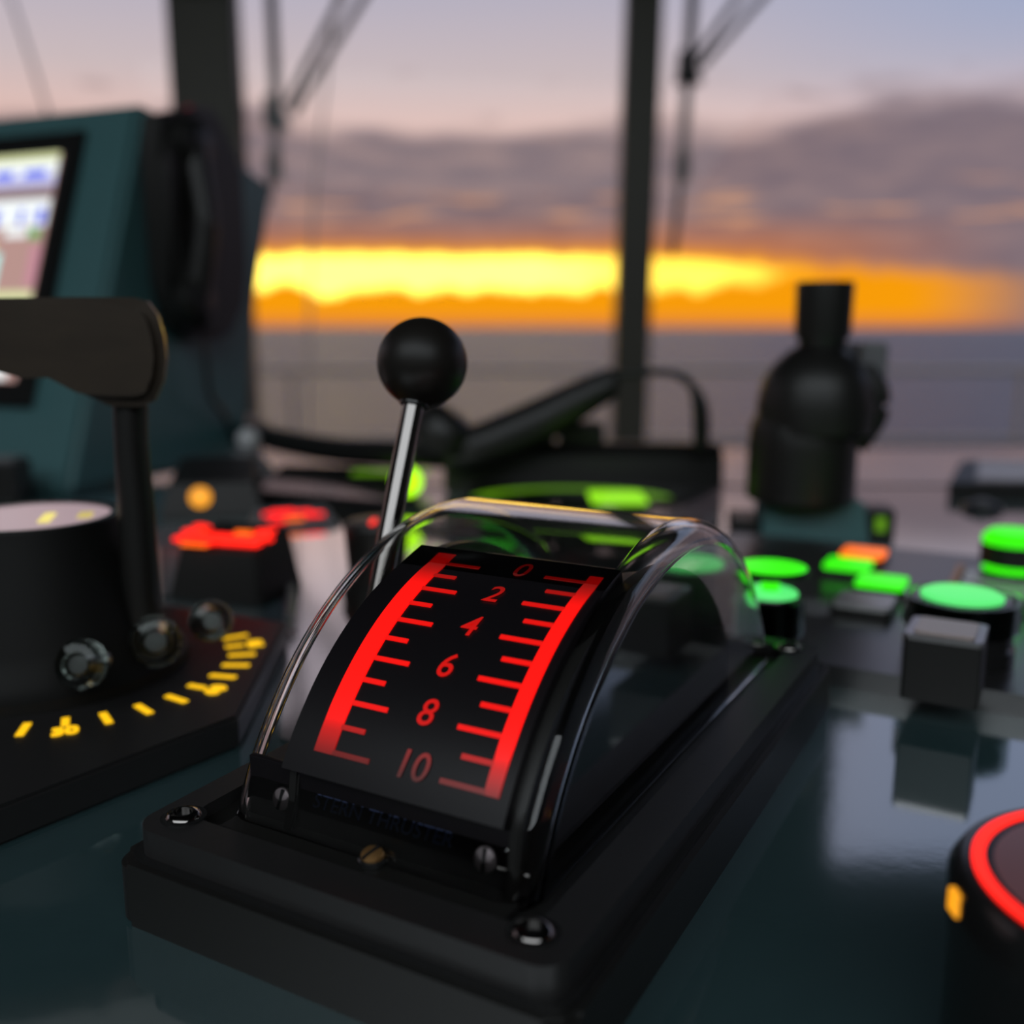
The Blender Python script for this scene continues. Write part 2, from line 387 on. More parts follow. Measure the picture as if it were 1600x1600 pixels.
# wipers outside the glass: arm rods, pivot block, blade
def wiper(label, top, piv, mid, bot, d1, d2, Yw=3.52):
    pv = atY(*piv, Yw); K = 2.25
    t = thing('window_wiper', label, 'wiper', pv, group=None)
    L = lambda q: atY(q[0], q[1], Yw)-pv
    up = L(top)-L(piv); hi = L(piv)+up*1.9
    obj('drive_rod', tube(NB(), [hi, L(piv)], .0085*K, 10), M_greyp, t, 40)
    for d in (d1, d2):
        v = L(d[1])-L(d[0]); obj('link_arm', tube(NB(), [L(d[0]), L(d[0])+v*2.0], .0055*K, 10), M_greyp, t, 40)
    b = NB(); prism(b, [(-.018*K, -.018*K), (.020*K, -.018*K), (.012*K, .004*K), (-.004*K, .026*K), (-.014*K, .026*K)], -.014*K, .014*K, 'y', .002)
    obj('pivot_block', b, M_black, t, 40)
    obj('blade_carrier', tube(NB(), [L(piv), L(mid)], .0075*K, 10), M_greyp, t, 40)
    obj('clamp', box(NB(), L(mid).x-.010*K, L(mid).x+.010*K, -.012*K, .012*K, L(mid).z-.02*K, L(mid).z+.02*K, .003), M_black, t, 40)
    obj('blade', tube(NB(), [L(mid), L(bot)], .0055*K, 8), M_black, t, 40)
wiper('grey window wiper with black pivot block left of the centre window post', (424, 0), (432, 180), (429, 262), (413, 330), ((446, 168), (531, 0)), ((458, 178), (566, 0)))
wiper('grey window wiper just right of the centre window post', (1082, 0), (1075, 110), (1066, 262), (1050, 400), ((1085, 95), (1150, 0)), ((1095, 105), (1188, 0)))
b = NB(); tube(b, [atY(-12, -80, 5), atY(18, 0, 5), atY(72, 168, 5), atY(110, 300, 5)], .008, 8)
tag(obj('stay_wire', b, M_greyp, None, 40), 'thin grey stay wire slanting across the sky at far left', 'wire')
b = NB(); tube(b, [atY(532, -60, 6.0), atY(510, 130, 6.0), atY(490, 330, 6.0), atY(478, 700, 6.0)], .009, 8)
tag(obj('halyard', b, M_rail, None, 40), 'faint thin halyard line hanging between the left wiper and the centre post', 'rope')

# ================================================================== CONSOLE
t = thing('console_desk', 'wide glossy teal console desk carrying all the bridge controls', 'desk', (0, .4, 0))
obj('worktop', box(NB(), -2.2, 2.2, -.44, .505, -.035, 0, .003), M_desk, t, 40)
obj('edge_strip', box(NB(), -2.2, 2.2, .506, .522, -.05, 0, .002), M_brown, t, 40)
obj('cabinet', box(NB(), -2.15, 2.15, -.40, .50, -.95, -.035, .004), M_teal, t, 40)
# added unseen blind above the frame, blocks sky reflected in the desk
t = thing('added_sky_blocker', 'unseen dark blind added over the windows to block sky reflections on the desk', 'blind', (0, WY-.10, 1.9))
xr = (WY-.1-.05)*tan(R(19.4))
obj('fabric', box(NB(), -3.4, xr, -.004, .004, 1.20-1.9, -.02), M_dark, t)
obj('bottom_bar', box(NB(), -3.4, xr, -.012, .012, 1.165-1.9, 1.20-1.9, .003), M_dark, t, 40)
obj('roller', cyl(NB(), (-3.42, 0, .01), (xr+.02, 0, .01), .035), M_dark, t, 40)

# ------------------------------------------------------------------ main control: local frame at the front right screw, x to the right, y away
ZP = .0245
OB = at(833, 1457, ZP); OB.z = 0
YAW = atan2(-.48839, .87262)
MF = Matrix.Translation(OB) @ Matrix.Rotation(YAW, 4, 'Z'); MI = MF.inverted()
def loc(p): return MI @ Vector(p)
tg = thing('thruster_control', 'black thruster control with clear domed cover and glowing red 0 to 10 scale', 'control', OB, YAW)
# plinth: lower tier, then bevelled top plate as a ring with a recess for the cover
b = NB(); prism(b, rrect(-.1105, .0145, -.013, .2205, .006), .0, ZP-.008, 'z', .0012)
obj('plinth', b, M_black, tg, 35)
b = NB(); prism(b, rrect(-.1085, .0125, -.011, .2185, .006), ZP-.0085, ZP-.007, 'z')
obj('gasket', b, M_blackg, tg, 35)
def ring(outer, inner, z0, z1, bev=.0012):
    b = NB(); n = len(outer)
    for k in range(2): pass
    ro = [[b.verts.new((x, y, z)) for x, y in outer] for z in (z0, z1)]
    ri = [[b.verts.new((x, y, z)) for x, y in inner] for z in (z0, z1)]
    for i in range(n):
        j = (i+1) % n
        b.faces.new((ro[0][i], ro[0][j], ro[1][j], ro[1][i])); b.faces.new((ri[0][i], ri[1][i], ri[1][j], ri[0][j]))
        b.faces.new((ro[1][i], ro[1][j], ri[1][j], ri[1][i])); b.faces.new((ro[0][i], ri[0][i], ri[0][j], ro[0][j]))
    b.edges.ensure_lookup_table()
    es = [e for e in b.edges if abs(e.verts[0].co.z-z1) < 1e-6 and abs(e.verts[1].co.z-z1) < 1e-6 and e.calc_face_angle(0) > 1]
    bmesh.ops.bevel(b, geom=es, offset=bev, segments=3, affect='EDGES')
    return b
obj('top_plate', ring(rrect(-.107, .0105, -.0095, .2165, .007), rrect(-.0985, -.0005, .001, .209, .007), ZP-.007, ZP, .0012), M_plate, tg, 35)
b = NB(); prism(b, rrect(-.0985, -.0005, .001, .209, .007), ZP-.007, ZP-.0035, 'z')
obj('recess_floor', b, M_black, tg, 35)
def torx(px, py, name='corner_screw'):
    p = loc(at(px, py, ZP)); b = NB()
    lathe(b, [(.0044, -.001), (.0044, .0002), (.0038, .0011), (.0028, .0015), (.0023, .0014), (.0023, -.0002), (0, -.0004)], 28, (p.x, p.y, ZP))
    o = obj(name, b, M_chrome, tg, 35)
    b = NB(); lathe(b, [(.0056, -.0004), (.0056, .00025), (.0044, .00035)], 28, (p.x, p.y, ZP)); obj('washer', b, M_blackg, o, 35)
for q in ((287, 1276), (833, 1457), (1233, 1012)): torx(*q)
p = loc(at(287, 1276, ZP)); q = loc(at(1233, 1012, ZP)); r_ = loc(at(833, 1457, ZP)); p4 = p+q-r_
b = NB(); lathe(b, [(.0044, -.001), (.0044, .0002), (.0038, .0011), (.0028, .0015), (.0023, .0014), (.0023, -.0002), (0, -.0004)], 28, (p4.x, p4.y, ZP)); obj('corner_screw', b, M_chrome, tg, 35)
# clear cover: arch of radius .105 with rounded shoulders, 2.4 mm thick
def dome(bm, x0, x1, R0, fil, cy, cz, zb, m=56, nf=7):
    sts = []
    for k in range(nf+1):
        a = pi/2*k/nf; sts.append((x0+fil*(1-sin(a)) if False else x0+fil*(1-cos(a)), R0-fil+fil*sin(a)))
    sts = [(x0+fil*(1-cos(pi/2*k/nf)), R0-fil+fil*sin(pi/2*k/nf)) for k in range(nf+1)]
    sts += [(x0+x1-x, r) for x, r in reversed(sts)]
    rows = []
    for x, r in sts:
        h = math.acos((zb-cz)/r)
        rows.append([bm.verts.new((x, cy-r*sin(h-2*h*j/m), cz+r*cos(h-2*h*j/m))) for j in range(m+1)])
    for a, c in zip(rows, rows[1:]):
        for j in range(m): bm.faces.new((a[j], a[j+1], c[j+1], c[j]))
    bm.faces.new(rows[0]); bm.faces.new(rows[-1])
    return [r[0] for r in rows] + [r[-1] for r in reversed(rows)]
b = NB(); CY, CZ = .1055, ZP-.040
TH = .0024
o1 = dome(b, -.0935, -.0055, .105, .008, CY, CZ, ZP-.0030)
o2 = dome(b, -.0935+TH, -.0055-TH, .105-TH, .008-TH, CY, CZ, ZP-.0030)
n = len(o1)
for i in range(n): b.faces.new((o1[i], o1[(i+1) % n], o2[(i+1) % n], o2[i]))
obj('clear_cover', b, M_acryl, tg, 32)
# inner frame: front bracket, cheeks, drum
DC, DZ, DR = .083, ZP-.026, .084
def arc(r, a0, a1, n, cy=DC, cz=DZ): return [(cy-r*cos(R(a0+(a1-a0)*k/n)), cz+r*sin(R(a0+(a1-a0)*k/n))) for k in range(n+1)]
sect = arc(DR, 29, 82, 30)
sect2 = arc(DR-.004, 82, 29, 30)
b = NB()
prism(b, sect+sect2, -.0745, -.0125, 'x')
drum = obj('scale_drum', b, M_drum, tg, 35)
b = NB(); prism(b, [(.0095, ZP-.0035)]+arc(DR-.003, 29, 151, 40)+[(.1565, ZP-.0035)], -.0745, -.0715, 'x', .0005)
obj('side_cheek', b, M_black, tg, 35)
b = NB(); prism(b, [(.0095, ZP-.0035)]+arc(DR-.003, 29, 151, 40)+[(.1565, ZP-.0035)], -.0125, -.0095, 'x', .0005)
obj('side_cheek', b, M_black, tg, 35)
b = NB(); prism(b, arc(DR-.006, 82, 151, 30)+arc(DR-.009, 151, 82, 30), -.0715, -.0125, 'x')
obj('rear_cover', b, M_black, tg, 35)
b = NB(); box(b, -.088, -.0125, .0125, .0145, ZP-.0035, ZP+.0140, .0004)
obj('front_bracket', b, M_drum, tg, 35)
b = NB(); box(b, -.090, -.0085, .0030, .013, ZP-.0035, ZP-.0015, .0004)
obj('mounting_foot', b, M_black, tg, 35)
# scale marks on the drum
def patch(x0, x1, a0, a1, r=DR, th=.00035, na=None):
    b = NB(); na = na or max(2, int(abs(a1-a0)))
    top = [[b.verts.new((x, DC-(r+th)*cos(R(a0+(a1-a0)*k/na)), DZ+(r+th)*sin(R(a0+(a1-a0)*k/na)))) for k in range(na+1)] for x in (x0, x1)]
    low = [[b.verts.new((x, DC-(r-.0002)*cos(R(a0+(a1-a0)*k/na)), DZ+(r-.0002)*sin(R(a0+(a1-a0)*k/na)))) for k in range(na+1)] for x in (x0, x1)]
    for k in range(na):
        b.faces.new((top[0][k], top[0][k+1], top[1][k+1], top[1][k])); b.faces.new((low[0][k], low[1][k], low[1][k+1], low[0][k+1]))
        for s in (0, 1): b.faces.new((top[s][k], low[s][k], low[s][k+1], top[s][k+1]))
    for k in (0, na): b.faces.new((top[0][k], top[1][k], low[1][k], low[0][k]))
    return b
A0, DA = 33.4, 4.3
ht = .42
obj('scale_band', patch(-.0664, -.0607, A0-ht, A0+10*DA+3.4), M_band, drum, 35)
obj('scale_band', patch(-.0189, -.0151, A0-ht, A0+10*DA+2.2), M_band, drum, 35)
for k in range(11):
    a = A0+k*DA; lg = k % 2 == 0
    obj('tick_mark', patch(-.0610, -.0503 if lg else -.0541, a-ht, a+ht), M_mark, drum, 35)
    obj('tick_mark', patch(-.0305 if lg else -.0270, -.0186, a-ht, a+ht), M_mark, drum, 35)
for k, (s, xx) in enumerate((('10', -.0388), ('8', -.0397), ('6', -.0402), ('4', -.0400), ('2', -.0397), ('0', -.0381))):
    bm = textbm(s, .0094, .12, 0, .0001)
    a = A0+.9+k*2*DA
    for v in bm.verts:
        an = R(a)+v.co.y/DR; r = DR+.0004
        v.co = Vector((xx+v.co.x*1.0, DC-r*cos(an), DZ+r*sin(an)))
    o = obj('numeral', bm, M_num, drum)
# name plate print, inner screws
bm = textbm('STERN THRUSTER', .0050, .2, .0001)
bmesh.ops.transform(bm, matrix=Matrix.Translation((-.047, .0122, ZP+.0068)) @ Matrix.Rotation(R(80), 4, 'X'), verts=bm.verts)
obj('name_print', bm, M_blue, tg)
def slot_screw(p, d, r, m, ang, name):
    b = NB(); lathe(b, [(r*.96, 0), (r, .0006), (r*.92, .0013), (r*.5, .0017), (0, .0018)], 26)
    T = Matrix.Translation(p) @ alignz(d)
    bmesh.ops.transform(b, matrix=T, verts=b.verts)
    o = obj(name, b, m, tg, 35)
    b = NB(); box(b, -r*.9, r*.9, -.00042, .00042, .0012, .00186)
    bmesh.ops.transform(b, matrix=T @ Matrix.Rotation(ang, 4, 'Z'), verts=b.verts)
    obj('slot', b, M_blackg, o)
slot_screw((-.0765, .0125, ZP+.0050), (0, -1, .15), .0029, M_zinc, R(78), 'slotted_screw')
slot_screw((-.0180, .0125, ZP+.0050), (0, -1, .15), .0030, M_zinc, R(90), 'slotted_screw')
slot_screw((-.0460, .0078, ZP-.0002), (0, -.35, 1), .0028, M_brass, R(70), 'brass_slotted_screw')
b = NB(); cyl(b, (-.0460, .0078, ZP-.0016), (-.0460, .0078, ZP), .0035); obj('spacer', b, M_blackg, tg, 35)
b = NB(); cyl(b, (-.0155, .0128, ZP+.0035), (-.0075, .0128, ZP+.0035), .0008, 12); obj('locking_pin', b, M_chrome, tg, 35)
# lever: slot in the plate, chromed shaft, black ball
sx = -.0995
pb = loc(atY(660, 567, at(660, 567, -5).y))
def lev(px, py):
    r0 = ray(px, py); o_ = MI @ Vector((0, 0, CH)); d = (MI.to_3x3() @ r0); tt = (sx-o_.x)/d.x; return o_+d*tt
pB = lev(660, 567); pM = lev(610, 812); pL = lev(589, 925)
depth = (MF @ pB - Vector((0, 0, CH))).dot(Vector((0, cos(PITCH), -sin(PITCH))))
rb = 70.5/F*depth
dr = (pB-pM).normalized(); pS = pB-dr*((pB.z-ZP-.002)/dr.z)
b = NB(); cyl(b, pS-Vector((0, 0, .004)), pB-dr*rb*.9, .0036, 28); obj('lever_shaft', b, M_chrome, tg, 35)
b = NB(); bmesh.ops.create_uvsphere(b, u_segments=48, v_segments=32, radius=rb, matrix=Matrix.Translation(pB)); kb = obj('ball_knob', b, M_ball, tg, 60)
b = NB(); cyl(b, pB-dr*(rb*1.01), pB-dr*(rb*.85), .0048, 28); obj('collar', b, M_blackg, kb, 35)
b = NB(); prism(b, rrect(sx-.0062, sx+.0050, pS.y-.014, pS.y+.03, .0045), ZP, ZP+.0014, 'z', .0004); obj('lever_gaiter', b, M_blackg, tg, 35)

# ================================================================== BUTTON PANEL on the right
pn = thing('button_panel', 'low black satin button panel on the desk behind the domed control', 'panel', OB, YAW)
PZ = .009
b = NB(); prism(b, rrect(-.105, .42, .241, .485, .004), 0, PZ, 'z', .001)
obj('panel_plate', b, M_panel, pn, 35)
def onpanel(px, py, z): p = loc(at(px, py, z)); return p.x, p.y
def wl(x, y, z): return MF @ Vector((x, y, z))
def sq_button(px, py, lab, lens, h=.007, s=.0255, frame=M_black, group=None):
    x, y = onpanel(px, py, PZ+h)
    t = thing('push_button', lab, 'button', wl(x, y, PZ), YAW, group)
    b = NB(); prism(b, rrect(-s/2, s/2, -s/2, s/2, .002), 0, h*.6, 'z', .0005); obj('bezel', b, frame, t, 35)
    b = NB(); prism(b, rrect(-s/2+.001, s/2-.001, -s/2+.001, s/2-.001, .0018), h*.6, h, 'z', .0008); obj('lens', b, lens, t, 35)
    return t
sq_button(1326, 878, 'square green lit push button touching the orange one', M_green)
sq_button(1378, 905, 'square green lit push button nearest the camera in the group of three', M_green)
sq_button(1350, 861, 'square orange lit push button at the back of the panel', M_orange, h=.006)
sq_button(1352, 936, 'square unlit grey push button in front of the green ones', M_silver, h=.006, s=.028)
# round illuminated knobs
def round_knob(px, py, ztop, r, lab, lens, body=M_blackg, base_r=None, lens_r=.8, collar=True):
    x, y = onpanel(px, py, PZ+ztop)
    t = thing('round_button', lab, 'button', wl(x, y, PZ), YAW)
    b = NB(); lathe(b, [(base_r or r*1.05, 0), (base_r or r*1.05, ztop*.25), (r, ztop*.3), (r, ztop*.92), (r*.93, ztop)], 40); obj('body', b, body, t, 35)
    b = NB(); lathe(b, [(r*lens_r, ztop-.001), (r*lens_r, ztop+.0012), (r*lens_r*.9, ztop+.002), (0, ztop+.0022)], 40); obj('lens', b, lens, t, 35)
    return t, x, y
t, x, y = round_knob(1203, 928, .022, .0130, 'tall round two-tier green lit button just behind the clear cover', M_greenp, collar=False, lens_r=.9)
b = NB(); lathe(b, [(.0150, .031), (.0160, .0315), (.0160, .0335), (.0150, .0340)], 40); obj('cap_ring', b, M_black, t, 35)
b = NB(); lathe(b, [(.0150, .0335), (.0150, .0343), (.013, .0348), (0, .035)], 40); obj('lamp_cap', b, M_green, t, 35)
b = NB(); cyl(b, (0, 0, .023), (0, 0, .031), .004); obj('neck', b, M_green, t, 35)
b = NB(); lathe(b, [(.0150, .006), (.0150, .021), (.0138, .021), (.0138, .006)], 40); obj('clear_guard', b, M_glassknob, t, 35)
t, x, y = round_knob(1503, 932, .026, .0205, 'wide round button with pale green lens and clear guard ring', M_greenp, lens_r=.78)
b = NB(); lathe(b, [(.0225, .014), (.0225, .0262), (.0208, .0262), (.0208, .014)], 44); obj('clear_guard', b, M_glassknob, t, 35)
# square cap on tall black body, nearest
hh = .026; x, y = onpanel(1480, 979, PZ+hh)
t = thing('push_button', 'tall black square button with pinkish clear cap, closest on the panel', 'button', wl(x, y, PZ), YAW)
s = .0265
b = NB(); prism(b, rrect(-s/2, s/2, -s/2, s/2, .0015), 0, hh-.003, 'z', .0006); obj('body', b, M_black, t, 35)
b = NB(); prism(b, rrect(-s/2, s/2, -s/2, s/2, .0015), hh-.003, hh-.001, 'z', .0005); obj('bezel', b, M_steel, t, 35)
b = NB(); prism(b, rrect(-s/2+.003, s/2-.003, -s/2+.003, s/2-.003, .001), hh-.001, hh, 'z', .0004); obj('lens', b, M_clear_cap, t, 35)
# back right: stacked green beacon
t, x, y = round_knob(1582, 890, .006, .0165, 'two-tier green lit round button at the right edge of the panel', M_green, lens_r=.92)
b = NB(); lathe(b, [(.0168, .010), (.0168, .020), (.016, .021)], 40); obj('black_collar', b, M_black, t, 35)
b = NB(); cyl(b, (0, 0, .007), (0, 0, .011), .012); obj('neck', b, M_green, t, 35)
b = NB(); lathe(b, [(.0162, .020), (.0165, .024), (.013, .0275), (0, .0285)], 40); obj('lamp_cap', b, M_green, t, 35)
# small green lamp, flat grey disc, label plates
x, y = onpanel(1581, 965, PZ)
t = thing('indicator_lamp', 'tiny green indicator lamp beside the wide round button', 'lamp', wl(x, y, PZ), YAW)
b = NB(); lathe(b, [(.0055, 0), (.0055, .002), (.0042, .003)], 24); obj('bezel', b, M_black, t, 35)
b = NB(); lathe(b, [(.0038, .003), (.0040, .008), (.003, .0105), (0, .0115)], 24); obj('lens', b, M_green, t, 35)
x, y = onpanel(1272, 950, PZ)
t = thing('flat_disc', 'flat grey disc on the panel beside the tall green button', 'cap', wl(x, y, PZ), YAW)
b = NB(); lathe(b, [(.0115, 0), (.0115, .0012), (.010, .002), (0, .0022)], 36); obj('disc', b, M_greyp, t, 35)
x, y = onpanel(1548, 916, PZ)
t = thing('label_plate', 'silver striped label plate with copper edge behind the wide round button', 'plate', wl(x, y, PZ), YAW)
for k in range(3):
    b = NB(); box(b, -.014, .045, -.020+k*.0155, -.020+k*.0155+.010, .0003, .0035, .0004); obj('strip', b, M_silver, t)
b = NB(); box(b, -.019, -.0155, -.022, .030, .0003, .004, .0004); obj('edge_strip', b, M_copper, t)
b = NB(); box(b, -.0195, .046, -.0225, .0305, 0, .0006); obj('backing', b, M_black, t)

# ================================================================== BINOCULARS in their box
Yb = .668
base = at(1262, 838, 0)
zb = .030
t = thing('binocular_box', 'small teal holder box under the black binoculars', 'box', base, R(-8))
b = NB(); hexa(b, [(-.036, -.03, 0), (.036, -.03, 0), (.036, .035, 0), (-.036, .035, 0), (-.032, -.026, zb), (.032, -.026, zb), (.032, .031, zb), (-.032, .031, zb)], .002)
obj('holder', b, M_teal, t, 35)
b = NB(); box(b, -.054, -.036, -.02, .025, 0, .014, .002); obj('foot_block', b, M_black, t, 35)
t = thing('switch_box', 'small black switch box with a dim green lamp right of the teal holder', 'box', at(1367, 843, 0), R(-8))
b = NB(); box(b, -.009, .010, -.012, .014, 0, .023, .0015); obj('housing', b, M_black, t, 35)
b = NB(); box(b, -.003, .004, -.0128, -.0118, .008, .018, .0003); obj('lamp', b, M_limed, t)
bn = thing('binoculars', 'black marine binoculars standing upright in front of the sea view', 'binoculars', (base.x-.008, base.y, zb), R(-14))
def barrel(cx, cy, name):
    # objective end down, offset prism housing, eyepiece on top
    b = NB(); lathe(b, [(.0345, 0), (.0358, .002), (.0357, .035), (.0350, .050), (.030, .060)], 40, (cx, cy, 0)); o = obj(name, b, M_black, bn, 50)
    b = NB(); lathe(b, [(.026, .040), (.0375, .046), (.0385, .062), (.0360, .078), (.0310, .088), (.0240, .095), (.0160, .1015)], 36, (cx+.007, cy, 0))
    obj('prism_housing', b, M_black, o, 50)
    b = NB(); lathe(b, [(.0150, .100), (.0152, .106), (.0180, .109), (.0186, .142), (.0178, .1435), (.0120, .1435), (.011, .140), (0, .140)], 36, (cx+.009, cy, 0))
    obj('eyecup', b, M_black, o, 50)
barrel(.000, -.018, 'barrel'); barrel(.006, .060, 'barrel')
b = NB(); box(b, .006, .048, .010, .034, .045, .085, .005); obj('hinge_bridge', b, M_black, bn, 40)
b = NB(); cyl(b, (.030, .022, .082), (.030, .022, .104), .009, 24); obj('focus_wheel', b, M_greyp, bn, 40)
b = NB(); tube(b, [(.036, -.02, .088), (.044, -.018, .074), (.044, -.018, .056), (.034, -.018, .036)], [.006, .009, .009, .007], 10); obj('neck_strap', b, M_black, bn, 50)
b = NB(); box(b, .034, .052, -.008, .010, .050, .105, .003); obj('strap_clip', b, M_greyp, bn, 40)

# ================================================================== small display on a round foot, right back
t = thing('desk_puck', 'small black round puck in front of the slim display slab', 'puck', at(1534, 797, 0))
b = NB(); lathe(b, [(.0150, 0), (.0155, .002), (.014, .005), (.010, .0062), (0, .0065)], 32); obj('foot', b, M_black, t, 35)
b = NB(); cyl(b, (0, 0, .006), (0, 0, .0085), .006); obj('centre_button', b, M_greyp, t, 35)
pf = at(1484, 777, 0)
t = thing('display_unit', 'slim dark display slab lying at the right back of the desk', 'display', pf, R(-7))
b = NB(); hexa(b, [(-.002, 0, 0), (.20, 0, 0), (.20, .085, 0), (.030, .085, 0), (-.002, 0, .0125), (.20, 0, .0125), (.20, .085, .0225), (.034, .085, .0225)], .0015)
obj('slab', b, M_black, t, 35)
b = NB(); hexa(b, [(.024, .010, .0137), (.19, .010, .0137), (.19, .075, .0215), (.046, .075, .0215), (.024, .010, .0147), (.19, .010, .0147), (.19, .075, .0223), (.046, .075, .0223)])
obj('screen', b, M_clear_cap, t)

# ================================================================== EMERGENCY BUTTON, near right corner
zt = .045; c = at(1812, 1400, zt)
t = thing('ring_lit_button', 'large black round button with glowing red ring at the near right corner', 'button', (c.x, c.y, 0))
b = NB(); lathe(b, [(.0330, 0), (.0335, .004), (.0335, .030), (.0345, .036), (.0345, .043), (.0330, .0455), (.0305, .0460)], 64); obj('body', b, M_blackg, t, 35)
b = NB(); lathe(b, [(.0306, .0448), (.0306, .0464), (.0283, .0464), (.0283, .0448)], 64); obj('light_ring', b, M_redhot, t, 35)
b = NB(); lathe(b, [(.0283, .0445), (.0283, .0456), (.026, .0462), (0, .0468)], 64); obj('cap', b, mat('smoky_red_cap', (.30, .13, .14), rough=.3, noise_amt=.05), t, 35)
b = NB(); box(b, -.0350, -.0335, .002, .006, .039, .0435, .0005); obj('amber_lamp_or_glint', b, M_amber, t)  # yellow reflection on the bezel, painted as a small glowing chip

# ================================================================== LEFT CONTROL with big handle
C0 = at(0, 0, .012) if False else Vector((-.1768, .3789, 0))
lt = thing('azimuth_lever', 'large dark L-shaped control lever on a black base with yellow lit ticks', 'control', C0, R(16))
LM = Matrix.Translation(C0) @ Matrix.Rotation(R(16), 4, 'Z'); LI = LM.inverted()
BZ = .012
# base plate outline traced on the desk plane: right front corner near the domed control
cs = [LI @ at(x, y, BZ) for x, y in ((-420, 1420), (372, 1118), (448, 972), (-20, 905))]
b = NB(); pts = [(p.x, p.y) for p in cs]
prism(b, pts, 0, BZ, 'z', .0012); obj('base_plate', b, M_plate, lt, 35)
b = NB(); lathe(b, [(.0560, BZ), (.0555, .016), (.050, .020), (.046, .030), (.040, .052), (.0355, .066), (.0350, .0715), (.0340, .0730), (.0326, .0730), (.0326, .0705)], 64, (-.010, .002, 0)); obj('turret', b, M_turret, lt, 35)
b = NB(); lathe(b, [(.0325, .0705), (.0325, .0727), (.0295, .0727), (.0295, .0705)], 56, (-.010, .002, 0)); obj('dial_rim', b, M_steel, lt, 35)
b = NB(); lathe(b, [(.0294, .0712), (.0294, .0722), (0, .0722)], 56, (-.010, .002, 0)); dl = obj('dial_face', b, emis('dial_face_glow', (.62, .42, .46), .55, (.3, .3, .3)), lt, 35)
b = NB(); box(b, -.005, -.001, -.012, .006, .0722, .0728); obj('pointer', b, emis('dial_yellow_mark', (1, .85, .2), .9), dl)
b = NB(); box(b, .008, .013, -.006, .004, .0722, .0728); obj('pointer', b, emis('dial_yellow_mark_dim', (1, .8, .2), .6), dl)
# yellow ticks on the ring
RT = .0677
for k in range(-2, 11):
    a = -78.5+11.05*k+0
    aw = R(a-16)
    lg = (k % 4 == 1)
    r0, r1 = (RT-.0075, RT+.0000) if lg else (RT-.0062, RT+.0045)
    b = NB(); box(b, r0, r1, -.0013, .0013, BZ-.0002, BZ+.0004)
    bmesh.ops.transform(b, matrix=Matrix.Rotation(aw, 4, 'Z'), verts=b.verts)
    obj('tick_mark', b, M_yel, lt)
    if lg:
        s = {1: '30', 5: '60', 9: '90', -3: '0'}.get(k)
        bm = textbm(s, .0085, 0, .0003, .0004)
        bmesh.ops.transform(bm, matrix=Matrix.Translation(((RT+.0050)*cos(aw), (RT+.0050)*sin(aw), BZ+.0002)) @ Matrix.Rotation(aw+pi/2, 4, 'Z'), verts=bm.verts)
        obj('numeral', bm, M_yel, lt)
# faceted clear thumb knobs around the turret
def thumb(px, py, Yk, r, d):
    p = LI @ atY(px, py, Yk); d = Vector(d).normalized(); d = (LI.to_3x3() @ d)
    b = NB(); lathe(b, [(r*.80, -.004), (r, -.0026), (r, .002), (r*.86, .0042), (r*.55, .0050), (r*.5, .0030), (0, .0028)], 14, p, alignz(d))
    o = obj('thumb_knob', b, M_glassknob, lt, 20, label='clear faceted knob')
    b = NB(); cyl(b, p-d*.016, p+d*.002, r*.42, 16); obj('stem', b, M_steel, o, 35)
thumb(127, 1038, .325, .0086, (-.05, -1, .25)); thumb(243, 1002, .345, .0094, (.35, -1, .2)); thumb(330, 970, .368, .0082, (.45, -1, .25))
# shaft and handle
Ys = .37
def Lp(px, py, Yq): return LI @ atY(px, py, Yq)
b = NB()
prof = [(226, 1010, 30), (222, 950, 29.5), (213, 800, 28.5), (205, 690, 25), (203, 610, 26)]
lo = None; sc = Ys/F*1.0
rings = []
for px, py, hw in prof:
    c = Lp(px, py, Ys); w = hw*sc; dpt = .007
    m3 = LI.to_3x3(); ux = m3 @ Vector((1, 0, 0)); uy = m3 @ Vector((0, 1, 0))
    rings.append([b.verts.new(c+ux*w*cos(2*pi*k/20)*1.0+uy*dpt*sin(2*pi*k/20)) for k in range(20)])
for a_, c_ in zip(rings, rings[1:]):
    for k in range(20): b.faces.new((a_[k], a_[(k+1) % 20], c_[(k+1) % 20], c_[k]))
b.faces.new(rings[0]); b.faces.new(rings[-1])
obj('lever_shaft', b, M_black, lt, 50)
prof = [(-260, 470), (-60, 466), (120, 464), (205, 464), (228, 470), (244, 492), (254, 525), (258, 560), (254, 595), (240, 628), (215, 637), (170, 636), (120, 614), (75, 590), (40, 574), (-60, 566), (-260, 570)]
F0 = [Lp(x, y, Ys-.013) for x, y in prof]; F1 = [v + (LI.to_3x3() @ Vector((-.004, .016, 0))) for v in F0]
b = NB(); f0 = [b.verts.new(v) for v in F0]; f1 = [b.verts.new(v) for v in F1]
fa = b.faces.new(f0); fb = b.faces.new(f1)
for i in range(len(f0)): b.faces.new((f0[i], f0[(i+1) % len(f0)], f1[(i+1) % len(f0)], f1[i]))
bmesh.ops.bevel(b, geom=list(set(fa.edges) | set(fb.edges)), offset=.004, segments=4, affect='EDGES')
obj('handle_grip', b, M_grip, lt, 40)

# ================================================================== MONITOR HOUSING at left
Pt = atY(220, 160, 1.0); Pb = at(105, 775, 0)
wv = Vector((-cos(R(22)), sin(R(22)), 0)); dv = Vector((sin(R(22)), cos(R(22)), 0))
WD = .60
tip = atY(428, 290, Pt.y+.235); bb = at(385, 716, 0)
mroot = thing('monitor_housing', 'teal sloped monitor console with a lit screen at upper left', 'monitor', (Pb.x, Pb.y, 0))
o0 = Vector((Pb.x, Pb.y, 0))
def q(v): return Vector(v)-o0
b = NB()
